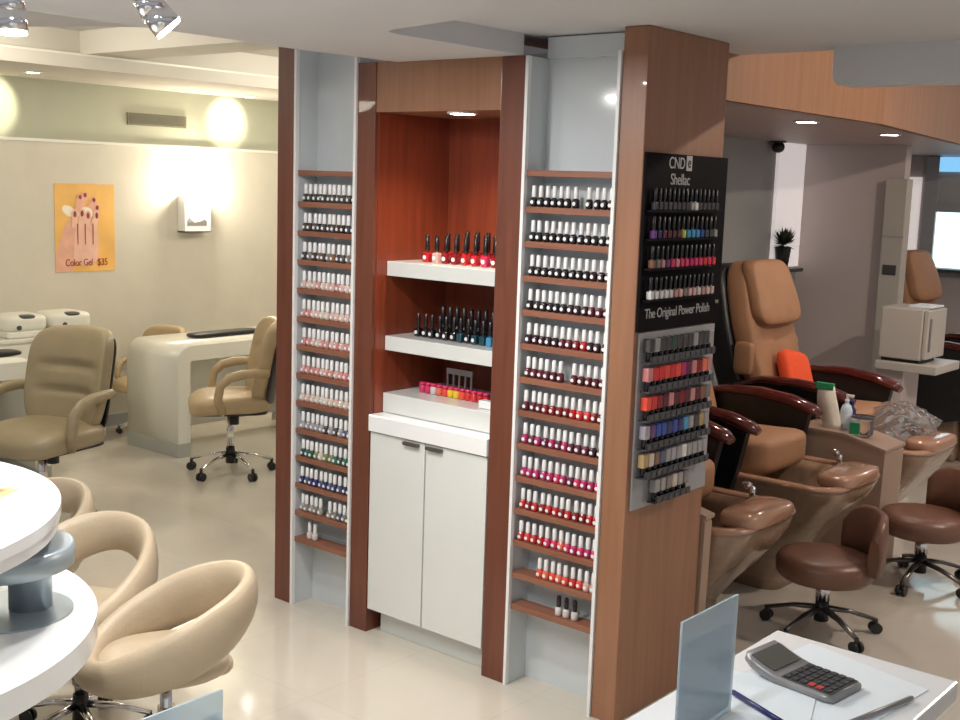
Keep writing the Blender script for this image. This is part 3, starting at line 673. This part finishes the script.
# track lamps near the viewer
def track_lamp(label, loc, aim, L=.11):
    t = thing('spot_lamp', label, 'spotlight', loc, 0, 'chrome spot lamps on the ceiling')
    h = 2.355-loc[2]
    MB().cyl((0, 0, h-.012), (0, 0, h), .045).build('ceiling_rose', M['chrome'], t)
    MB().cyl((0, 0, .0), (0, 0, h-.01), .009).build('stem', M['chrome'], t)
    a = Vector(aim).normalized()
    MB().cyl(-a*.045, a*.0, .022, .034, n=20).cyl(a*0, a*.05, .034, .036, n=20).build('head', M['chrome'], t)
    MB().cyl(a*.045, a*.056, .033, n=20).build('lens', M['lampw'], t)
    l = light('SPOT', Vector(loc)+a*.07, 30, (1, .95, .86), .03, spot=100, blend=.5, target=Vector(loc)+a*2)
    return t
track_lamp('chrome ceiling spot lamp cut by the top left corner', (-2.66, 1.46, 2.262), (0.05, 0, -1))
track_lamp('chrome ceiling spot lamp tilted, right one at the top left', (-2.40, 1.665, 2.27), (.30, .45, -.6))

# ------------------------------------------------------------------ nail bar foreground left
bar = thing('nail_bar', 'two-tier white oval nail bar on a grey column at left edge', 'bar counter', (-3.05, 1.2, 0))
def slab(par, name, mat, pts, z0, z1, bev=.012):
    mb = MB(); mb.prism([(x, y, z0) for x, y in pts], (0, 0, z1-z0), True)
    es = [e for e in mb.bm.edges if abs(e.verts[0].co.z-e.verts[1].co.z) < 1e-6]
    bmesh.ops.bevel(mb.bm, geom=es, offset=bev, segments=3, affect='EDGES', profile=.5)
    return mb.build(name, mat, par)
def superell(cx, cy_, a, b, e=.8, rot=0, n=48):
    sg = lambda w, q: math.copysign(abs(w)**q, w); o = []
    for k in range(n):
        t = 2*PI*k/n; x = a*sg(math.cos(t), e); y = b*sg(math.sin(t), e)
        o.append((cx+x*math.cos(rot)-y*math.sin(rot), cy_+x*math.sin(rot)+y*math.cos(rot)))
    return o

def circ(cx, cy_, r, n=64): return [(cx+r*math.cos(2*PI*k/n), cy_+r*math.sin(2*PI*k/n)) for k in range(n)]
bx, by = bar.location.x, bar.location.y
slab(bar, 'upper_tier', M['counter'], circ(-3.095-bx, 1.005-by, .70, 96), 1.022, 1.052)
slab(bar, 'upper_tier_rim', M['counter'], circ(-3.095-bx, 1.005-by, .693, 96), .990, 1.0215)
slab(bar, 'lower_tier', M['counter'], circ(-3.07-bx, 1.06-by, .725, 96), .685, .752, .02)
MB().lathe([(.055, .752), (.055, .99)], (-2.81-bx, 1.555-by, 0), n=32).build('column', M['greycol'], bar)
MB().lathe([(.05, .865), (.13, .88), (.165, .895), (.165, .945), (.155, .95)], (-2.785-bx, 1.48-by, 0), n=48).build('collar', M['greycol'], bar)
MB().lathe([(.16, .7521), (.16, .756)], (-2.82-bx, 1.50-by, 0), n=48).build('column_disc', M['greycol'], bar)  # thin grey disc on the lower tier around the column foot
MB().box((-2.852-bx, 1.478-by, .85), (-2.83-bx, 1.490-by, .862)).build('socket', M['black'], bar).location = (.045, -.10, 0)
MB().lathe([(.42, .30), (.36, .45), (.30, .685)], (-3.08-bx, 1.05-by, 0), n=48).build('pedestal', M['greycol'], bar)
MB().lathe([(.62, 0), (.62, .12), (.60, .16), (.42, .30)], (-3.08-bx, 1.05-by, 0), n=48).build('plinth', M['beige'], bar)
mg = MB().box((-.11, -.15, 0), (.11, .15, .006), .002).build('magazine', M['paper']); mg.location = (-2.88, 1.44, 1.0525); mg.rotation_euler = (0, 0, .5)
tag(mg, 'open white magazine with orange red print lying on the upper bar tier', 'magazine')
MB().box((-.04, .02, .0062), (.07, .11, .0066)).build('printed_picture', M['poster'], mg)
MB().box((-.02, .04, .0067), (.04, .09, .0070)).build('printed_picture', M['nail'], mg)

def bucket_stool(label, loc, rz):
    # local +y is the back
    t = thing('bucket_stool', label, 'stool', loc, rz, 'beige bucket stools around the nail bar')
    star_base(t, .25, .07, 'chrome', 5, .5, .41, .022)
    MB().cyl((0, 0, .20), (0, 0, .30), .031).build('lift_sleeve', M['chrome'], t)
    MB().lathe([(.10, .40), (.13, .415), (.13, .425)], n=24).build('seat_plate', M['dgrey'], t)
    MB().cushion((0, -.01, .468), (.215, .225, .052), .75, 36, 14, lambda p: Vector((p.x, p.y, p.z-.06*max(0, p.y/.22)**2*0+.0))).build('seat', M['beige'], t)
    # wrap-around ring: low at the front, high at the back
    pts = []; fl = []
    N = 44
    for k in range(N):
        a = 2*PI*k/N - PI/2           # -90 deg = front
        u = (math.sin(a)+1)/2         # 0 front .. 1 back
        x = .235*math.cos(a); y = -.005+.265*math.sin(a)+.03*u
        z = .468+.225*u**1.25
        pts.append((x, y, z)); fl.append((.046-.012*u, .048+.030*math.sin(PI*min(u, 1))**.8+.028*u))
    MB().tube(pts, 0, n=16, closed=True, flat=fl).build('wraparound_back', M['beige'], t)
    MB().cushion((0, .15, .435), (.10, .085, .035), .8, 24, 10).build('rear_pad', M['beige'], t)
    return t
def dirz(dx, dy): return math.atan2(dy, dx)-PI/2
bucket_stool('beige bucket stool nearest the viewer, ring back open to the right', (-2.93, 2.06, 0), dirz(.42, .90)).scale = (.87, .87, .90)
bucket_stool('beige bucket stool behind the nearest one, close to the grey bar column', (-3.43, 2.07, 0), dirz(-.45, .9)).scale = (.9, .9, .93)
bucket_stool('beige bucket stool mostly hidden behind the upper bar tier', (-4.0, 2.18, 0), dirz(-.3, .95)).scale = (.9, .9, .93)

# ------------------------------------------------------------------ reception counter foreground right
rc = thing('reception_counter', 'white reception counter at the lower right corner', 'counter', (-.74, 1.2, 0))
MB().box((-.165, -1.2, 1.065), (.165, .775, 1.10), .004).build('worktop', M['counter'], rc)
MB().box((-.13, -1.2, 0), (.13, .74, 1.065), .003).build('body', M['white'], rc)
sd = thing('side_counter', 'lower white counter section below the left clear sign', 'counter', (-1.3, .7, 0))
MB().box((-.30, -.5, .96), (.40, .34, 1.0), .004).build('worktop', M['counter'], sd)
MB().box((-.26, -.5, 0), (.40, .30, .96)).build('body', M['white'], sd)
def sign(name, label, x, y0, y1, z0, z1, mat='acrylicb', pr=True):
    t = thing(name, label, 'sign holder', (x, (y0+y1)/2, z0)); h = (y1-y0)/2
    MB().box((-.002, -h, 0), (.002, h, z1-z0), .0005).build('clear_sheet', M[mat], t)
    MB().box((-.035, -h, 0), (.0, h, .003), .0005).build('foot', M[mat], t)
    if pr: MB().box((-.0032, -h+.004, .01), (-.0022, h-.004, z1-z0-.035)).build('printed_card', M['paper2'], t)
    return t
sign('sign_holder', 'clear upright sign holder on the reception counter left of the calculator', -.80, 1.43, 1.597, 1.10, 1.291)
sign('sign_holder', 'clear upright sign holder at the bottom edge below the bucket stool', -1.35, .82, 1.048, 1.0, 1.142)
# papers, calculator, pens
pts = [(-.858, 1.60), (-.845, 1.90), (-.80, 1.957), (-.60, 1.885), (-.585, 1.70), (-.62, 1.60)]
def paper(name, label, pts, z, mat, th=.0012, cat='paper'):
    o = MB().prism([(x, y, z) for x, y in pts], (0, 0, th)).build(name, M[mat]); return tag(o, label, cat)
paper('paper_sheet', 'large white sheet of paper lying under the calculator', [(-.862, 1.64), (-.83, 1.955), (-.60, 1.90), (-.63, 1.60)], 1.1003, 'paper')
paper('receipt_paper', 'second white sheet partly under the calculator, near the clear sign', [(-.79, 1.50), (-.87, 1.74), (-.74, 1.79), (-.66, 1.56)], 1.1018, 'paper')
def pen(label, a, b, m, r=.0045, name='pen'):
    a, b = Vector(a), Vector(b); d = (b-a).normalized()
    o = MB().cyl(a, b, r, n=12).build(name, M[m]); tag(o, label, 'pen')
    MB().cyl(b, b+d*.012, r, r*.25, n=12).build('tip', M['steel'], o)
    MB().cyl(a-d*.004, a, r*.7, n=12).build('end_cap', M[m], o)
    return o
pen('navy blue pen on the papers beside the clear sign', (-.822, 1.650, 1.1078), (-.705, 1.600, 1.1078), 'navy')
pen('long silver grey pen at the right edge of the papers', (-.605, 1.835, 1.1068), (-.655, 1.62, 1.1068), 'silver', .004)
cal = thing('calculator', 'silver desk calculator with grey keys lying on white papers', 'calculator', (-.768, 1.785, 1.1032), -.12); cal.scale = (.94, .94, .94)
def cz(x): return .012+.022*max(0, (-x-.0)/.085)**1.6
mb = MB(); rings = []
for k in range(13):
    x = -.088+.176*k/12; e = .006 if k in (0, 12) else 0; zt = cz(x); zb = max(0, zt-.016)
    rings.append([(x, -.052+e, zb), (x, .052-e, zb), (x, .054-e, zb+.006), (x, .050-e, zt), (x, -.050+e, zt), (x, -.054+e, zb+.006)])
mb.loft(rings).build('body', M['silver'], cal)
mb = MB(); mb.prism([(-.078, -.043, cz(-.078)+.0006), (-.078, .043, cz(-.078)+.0006), (-.030, .043, cz(-.030)+.0012), (-.030, -.043, cz(-.030)+.0012)], (0, 0, .0014)).build('display', M['lcd'], cal)
MB().box((-.016, -.045, .0125), (.082, .046, .0135)).build('key_plate', M['dgrey'], cal)
for i in range(6):
    for j in range(5):
        x = -.012+i*.0155; y = -.041+j*.0178
        MB().box((x, y, .0135), (x+.011, y+.0135, .0165), .0015).build('key', M['keyred'] if (i in (3, 4) and j == 0) else M['keys'], cal)

# ------------------------------------------------------------------ pedicure spas
def rrect(x0, x1, y0, y1, r, z, n=5):
    o = []
    for (cx, cy_, a0) in ((x1-r, y1-r, 0), (x0+r, y1-r, PI/2), (x0+r, y0+r, PI), (x1-r, y0+r, 3*PI/2)):
        for k in range(n+1):
            a = a0+PI/2*k/n; o.append((cx+r*math.cos(a), cy_+r*math.sin(a), z))
    return o
def spa(label, y, x=-2.6):
    t = thing('pedicure_spa', label, 'pedicure chair', (x, y, 0), 0, 'pedicure spa chairs in a row')
    # tub shell: tapers towards the bottom at the front
    mb = MB(); rr = []
    for z, xf_, hw in ((0, .22, .20), (.06, .22, .20), (.14, .24, .21), (.25, .31, .24), (.36, .40, .27), (.46, .47, .29), (.54, .51, .305), (.575, .52, .31), (.60, .52, .31)):
        rr.append(rrect(-.12, xf_, -hw, hw, .12 if z > .1 else .08, z*.93))
    for xf_, hw, z in ((.50, .29, .602), (.44, .235, .602)): rr.append(rrect(-.10, xf_, -hw, hw, .11, z*.93))
    for xf_, hw, z in ((.42, .215, .56), (.36, .18, .34), (.30, .14, .32)): rr.append(rrect(-.08, xf_, -hw, hw, .10, z*.93))
    mb.loft(rr).build('tub', M['tub'], t)
    rim = [Vector(p)+Vector((0, 0, .0)) for p in rrect(-.11, .505, -.295, .295, .12, .562, 6)]
    MB().tube(rim, 0, n=10, closed=True, flat=(.032, .016)).build('tub_rim', M['rim'], t)
    MB().box((-.62, -.26, 0), (-.10, .26, .42), .02).build('base', M['tub'], t)
    MB().cushion((.46, 0, .588), (.095, .215, .04), .55, 28, 12).build('foot_pad', M['rim'], t)
    f = MB().cyl((.30, .265, .565), (.30, .265, .62), .014).tube([(.30, .265, .615), (.30, .24, .637), (.30, .205, .63)], .010).build('faucet', M['chrome'], t)
    MB().cushion((.27, .265, .63), (.022, .012, .012), .8, 12, 8).build('faucet_handle', M['chrome'], f)
    MB().cushion((-.155, 0, .625), (.325, .245, .10), .38, 32, 14, lambda p: Vector((p.x, p.y, p.z+.02*math.cos(p.y*8)*0+.03*max(0, p.x/.33)**2))).build('seat', M['spaleather'], t)
    # reclined back
    def bf(p):
        u = (p.z+.42)/.84
        g = 0
        if p.x > 0: g = .018*math.exp(-(p.y/.02)**2)*(u < .68)
        return Vector((p.x-.05-g-.34*u+.08*u*u, p.y*(1-.12*max(0, u-.6)/.4), p.z))
    MB().cushion((-.36, 0, 1.06), (.085, .28, .44), .38, 32, 30, bf).build('backrest', M['spaleather'], t)
    MB().cushion((-.36, 0, 1.04), (.095, .30, .435), .30, 32, 20, lambda p: bf(p)+Vector((-.15, 0, .0))).build('back_shell', M['black'], t)
    def hf(p):
        q = p.copy(); u = (p.z+.17)/.34
        return Vector((q.x-.09*u-.03*u*u, q.y*(1-.14*u), q.z))
    MB().cushion((-.485, 0, 1.325), (.055, .265, .185), .38, 28, 16, hf).build('head_pillow', M['spaleather'], t)
    for s in (-1, 1):
        # curved lacquered armrest with black side skirt
        pts = [(-.55, s*.330, .81), (-.38, s*.335, .855), (-.18, s*.338, .86), (.0, s*.338, .84), (.11, s*.335, .81), (.15, s*.33, .79)]
        arm = MB().tube(pts, 0, n=14, flat=[(.035, .02), (.045, .025), (.05, .028), (.052, .03), (.05, .03), (.03, .018)]).build('armrest', M['redwood'], t)
        MB().prism([(-.52, s*.315, .20), (-.02, s*.315, .34), (.06, s*.315, .60), (.10, s*.315, .79), (-.10, s*.315, .84), (-.38, s*.315, .84), (-.52, s*.315, .79)], (0, s*.045, 0)).build('side_skirt', M['black'], arm)
    for s in (-1, 1): MB().cushion((-.545, s*.275, .95), (.06, .035, .10), .4, 16, 10).build('side_pad', M['spaleather'], t)
    return t
sp = spa('pedicure spa nearest the black board, mostly hidden by the wood pillar', 4.40)
for y, l in ((5.33, 'pedicure spa with tan seat between the wood pillar and bottle console'), (6.44, 'pedicure spa with caramel reclined back and orange pillow'), (8.95, 'pedicure spa at the right edge beyond the towel warmer')):
    c = copy_tree(sp); c.location = (-2.6, y, 0); c['label'] = l
bpy.data.objects[c.name].location.x = -2.62
# consoles between the spas
def console(label, y0, y1, zt):
    t = thing('spa_console', label, 'console', (-2.28, (y0+y1)/2, 0), 0, 'tan consoles between the spas'); h = (y1-y0)/2
    mb = MB(); mb.prism([(-.34, -h, 0), (.13, -h, 0), (.14, -h, zt-.07), (.13, -h, zt-.05), (-.08, -h, zt), (-.34, -h, zt)], (0, 2*h, 0)).build('body', M['divider'], t)
    mb = MB(); mb.prism([(-.345, -h-.004, zt), (-.08, -h-.004, zt), (.145, -h-.004, zt-.053), (.145, -h-.004, zt-.038), (-.08, -h-.004, zt+.014), (-.345, -h-.004, zt+.014)], (0, 2*h+.012, 0)).build('top', M['divider'], t)
    return t
console('tan console with bottles on top between two spas', 5.77, 6.03, .68)
console('tan console partly hidden behind the wood pillar edge', 3.96, 4.015, .70)

def stool(label, loc, rz, back=True):
    t = thing('pedicure_stool', label, 'stool', loc, rz, 'low brown pedicure stools on casters')
    star_base(t, .245, .07, 'steel', 5, .3, .27, .028)
    MB().cyl((0, 0, .16), (0, 0, .25), .032).build('lift_sleeve', M['chrome'], t)
    MB().lathe([(.12, .262), (.19, .272), (.205, .29), (.21, .345), (.195, .375), (.15, .388), (.0001, .392)], n=40).build('seat', M['stoolbr'], t)
    if back:
        pts = []
        inner = []; outer = []
        rings = []
        for k in range(15):
            a = R(-52)+R(104)*k/14-PI/2+PI
            c, s_ = math.cos(a), math.sin(a)
            e = 1-.35*abs((k-7)/7)**4
            r0, r1 = .205, .245; z0, z1 = .33, .33+.27*e
            rings.append([(c*r0, s_*r0, z0), (c*r1, s_*r1, z0), (c*(r1+.008), s_*(r1+.008), (z0+z1)/2), (c*r1, s_*r1, z1-.015), (c*(r0+.02), s_*(r0+.02), z1), (c*r0, s_*r0, z1-.015), (c*(r0-.008), s_*(r0-.008), (z0+z1)/2)])
        MB().loft(rings).build('backrest', M['stoolbr'], t)
    return t
stool('low brown pedicure stool on casters in front of the nearer spa tubs', (-2.0, 4.80, 0), dirz(.8, .75)).scale = (1, 1, .93)
stool('low brown pedicure stool on casters near the right picture edge', (-1.925, 5.79, 0), dirz(.6, .9)).scale = (1.02, 1.02, .95)
# pillow, bottles, liner
pl = MB().cushion((0, 0, 0), (.15, .05, .15), .55, 28, 14, lambda p: Vector((p.x*(1-.12*(1-(abs(p.z)/.15)**2)), p.y, p.z*(1-.10*(1-(abs(p.x)/.15)**2))))).build('pillow', M['orange'])
pl.location = (-2.93, 6.39, .865); pl.rotation_euler = (R(-25), R(12), R(82)); tag(pl, 'bright orange square pillow leaning on the caramel spa chair', 'pillow')
ct = .68+.014
b = thing('pump_bottle', 'white lotion pump bottle standing on the tan console', 'bottle', (-2.40, 5.88, ct))
MB().lathe([(.026, 0), (.030, .005), (.030, .10), (.022, .125), (.010, .135), (.010, .145)], n=20).build('body', M['paper2'], b)
MB().lathe([(.0305, .03), (.0305, .085)], n=20, cap=False).build('label_band', M['slate'] if 'slate' in M else M['paper'], b)
MB().cyl((0, 0, .145), (0, 0, .175), .006).box((-.006, -.008, .172), (.035, .008, .184), .003).lathe([(.012, .145), (.012, .157)], n=14).build('pump', M['counter'], b)
b = thing('spray_bottle', 'small dark blue bottle behind the pump bottle on the console', 'bottle', (-2.41, 5.97, ct))
MB().lathe([(.022, 0), (.024, .004), (.024, .09), (.010, .11), (.010, .12)], n=18).build('body', M['navy'], b)
MB().lathe([(.012, .12), (.012, .14)], n=14).build('cap', M['navy'], b)
b = thing('folded_leaflet_stack', 'upright pale leaflet with green top on the console', 'leaflet', (-2.45, 5.84, ct))
mb = MB(); rings = []
for k in range(9):
    z = .22*k/8; dx = -.05*math.sin(z*7); w = .045+.01*math.sin(z*16)
    rings.append([(dx-w, -.008, z), (dx+w, -.008+.006*math.sin(z*30), z), (dx+w, .008, z), (dx-w, .008, z)])
mb.loft(rings).build('pages', M['divider_p'] if 'divider_p' in M else M['petal'], b)
MB().box((-.105, -.011, .20), (-.01, .011, .235), .003).build('green_header', M['green'], b)
b = thing('plastic_tub', 'clear plastic tub with green label lying on the console', 'container', (-2.30, 5.86, .680))
bb = MB().lathe([(.045, 0), (.055, .01), (.058, .08), (.058, .09)], n=24).build('body', M['acrylic'], b)
MB().box((-.045, -.062, .01), (.01, -.052, .072), .003).build('label_patch', M['green'], b)
MB().lathe([(.060, .09), (.060, .10), (.0001, .102)], n=24).build('lid', M['acrylic'], b)
# clear liner heaped in the third tub
mb = MB(); rings = []
rnd = random.Random(3)
for j in range(9):
    v_ = j/8; row = []
    for k in range(28):
        a = 2*PI*k/28; w = 1+.12*math.sin(5*a+j)+.10*rnd.uniform(-1, 1)
        rr_ = (.16+.04*math.sin(PI*v_))*w*(1-.55*v_**3)
        row.append((rr_*math.cos(a), rr_*1.05*math.sin(a), .02+.17*v_+.012*rnd.uniform(-1, 1)))
    rings.append(row)
o = mb.loft(rings, smooth=False).build('tub_liner', M['acrylic']); o.location = (-2.36, 6.50, .545)
o.scale = (1.15, 1.15, 1.1); tag(o, 'crumpled clear plastic tub liner heaped in the spa tub by the towel warmer', 'tub liner')

# towel warmer on its stand
st = thing('warmer_stand', 'white shelf stand carrying the towel warmer cabinet', 'stand', (-2.70, 7.53, 0))
MB().box((-.15, -.16, .81), (.24, .28, .865), .006).build('shelf', M['towelcab'], st)
MB().box((-.16, -.10, 0), (.02, .18, .81), .004).build('body', M['wallr'], st)
tc = thing('towel_warmer', 'off-white towel warmer cabinet with hinged door', 'towel warmer', (-2.70, 7.53, .865))
MB().box((-.145, -.13, .02), (.125, .20, .345), .01).build('body', M['towelcab'], tc)
MB().box((-.13, -.11, 0), (.11, .17, .02)).build('base', M['black'], tc)
d = MB().box((.127, -.125, .03), (.16, .195, .34), .008).build('door', M['towelcab'], tc)
MB().box((.16, -.11, .08), (.173, -.095, .29), .004).build('handle', M['silver'], d)
o = MB().box((-.03, -.10, 0), (.12, .12, .012), .003).build('folded_towel', M['paper']); o.location = (-2.68, 7.60, 1.2105)
tag(o, 'small folded white cloth on top of the towel warmer', 'towel')
# plant on the window sill
pt = thing('potted_plant', 'small dark bushy plant in a black pot on the window sill', 'plant', (-3.72, 7.76, 1.376))
MB().lathe([(.035, 0), (.05, .12), (.052, .125), (.045, .12)], n=18).build('pot', M['pot'], pt)
mb = MB(); rnd = random.Random(5)
for k in range(150):
    a = rnd.uniform(0, 2*PI); e = rnd.uniform(-.3, 1.4); L = rnd.uniform(.06, .125)
    d = Vector((math.cos(a)*math.cos(e), math.sin(a)*math.cos(e), math.sin(e)))
    p0 = Vector((0, 0, .135)); p1 = p0+d*L; s_ = d.cross(Vector((0, 0, 1))).normalized()*.011
    m_ = p0+d*L*.6; vs = [mb.bm.verts.new(q) for q in (p0, m_+s_, p1, m_-s_)]; mb.bm.faces.new(vs)
mb.build('foliage', M['leaf'], pt); pt.scale = (1.15, 1.15, 1.2)
o = MB().cushion((0, 0, 0), (.045, .045, .04), 1, 20, 12).build('security_camera', M['black']); o.location = (-3.74, 7.62, 2.21)
tag(o, 'small black dome camera high on the grey wall', 'camera')
MB().lathe([(.055, .03), (.055, .04)], n=20).build('mount', M['dgrey'], o)
o = MB().box((0, 0, 0), (.10, .30, .30), .01).build('storage_box', M['red']); o.location = (-2.32, 7.95, .85)
bpy.data.objects.remove(o)
downlight((-2.57, 5.52, 2.25), 'recessed downlight over the spas, left one in the mauve ceiling', .05)
downlight((-2.62, 6.72, 2.25), 'recessed downlight over the spas, right one in the mauve ceiling', .05)

# ------------------------------------------------------------------ lamps and added fill lights of the right and centre
for x, y in ((-2.57, 5.52), (-2.62, 6.72)): light('SPOT', (x, y, 2.235), 20, (1, .86, .78), .04, spot=140, blend=.8)
light('POINT', (-.40, 5.5, 2.76), 98, (1, .86, .72), .03)
light('SPOT', (-1.0, 7.5, 2.8), 85, (1, .88, .80), .10, spot=110, blend=.8)  # added fill spot without a fixture, brightens the right room
light('POINT', (-1.6, 9.3, 2.4), 16, (1, .88, .80), .10)  # added fill for the dark end wall, no fixture here
for x, y, p in ((-2.75, 2.35, 23), (-3.4, 1.9, 15), (-2.2, 1.2, 15)):
    light('AREA', (x, y, 2.345), p, (1, .97, .93), .16)  # added lights without fixtures, placed to light the display front and floor
light('AREA', (-.9, .7, 2.42), 12, (.92, .96, 1), .2)  # added fill over the reception counter, without a fixture
w = bpy.data.worlds.new('world'); S.world = w; w.use_nodes = True
w.node_tree.nodes['Background'].inputs['Color'].default_value = (.90, .92, 1, 1); w.node_tree.nodes['Background'].inputs['Strength'].default_value = .42
S.view_settings.view_transform = 'Standard'; S.view_settings.look = 'None'; S.view_settings.exposure = 0; S.view_settings.gamma = 1
S.view_settings.use_curve_mapping = False
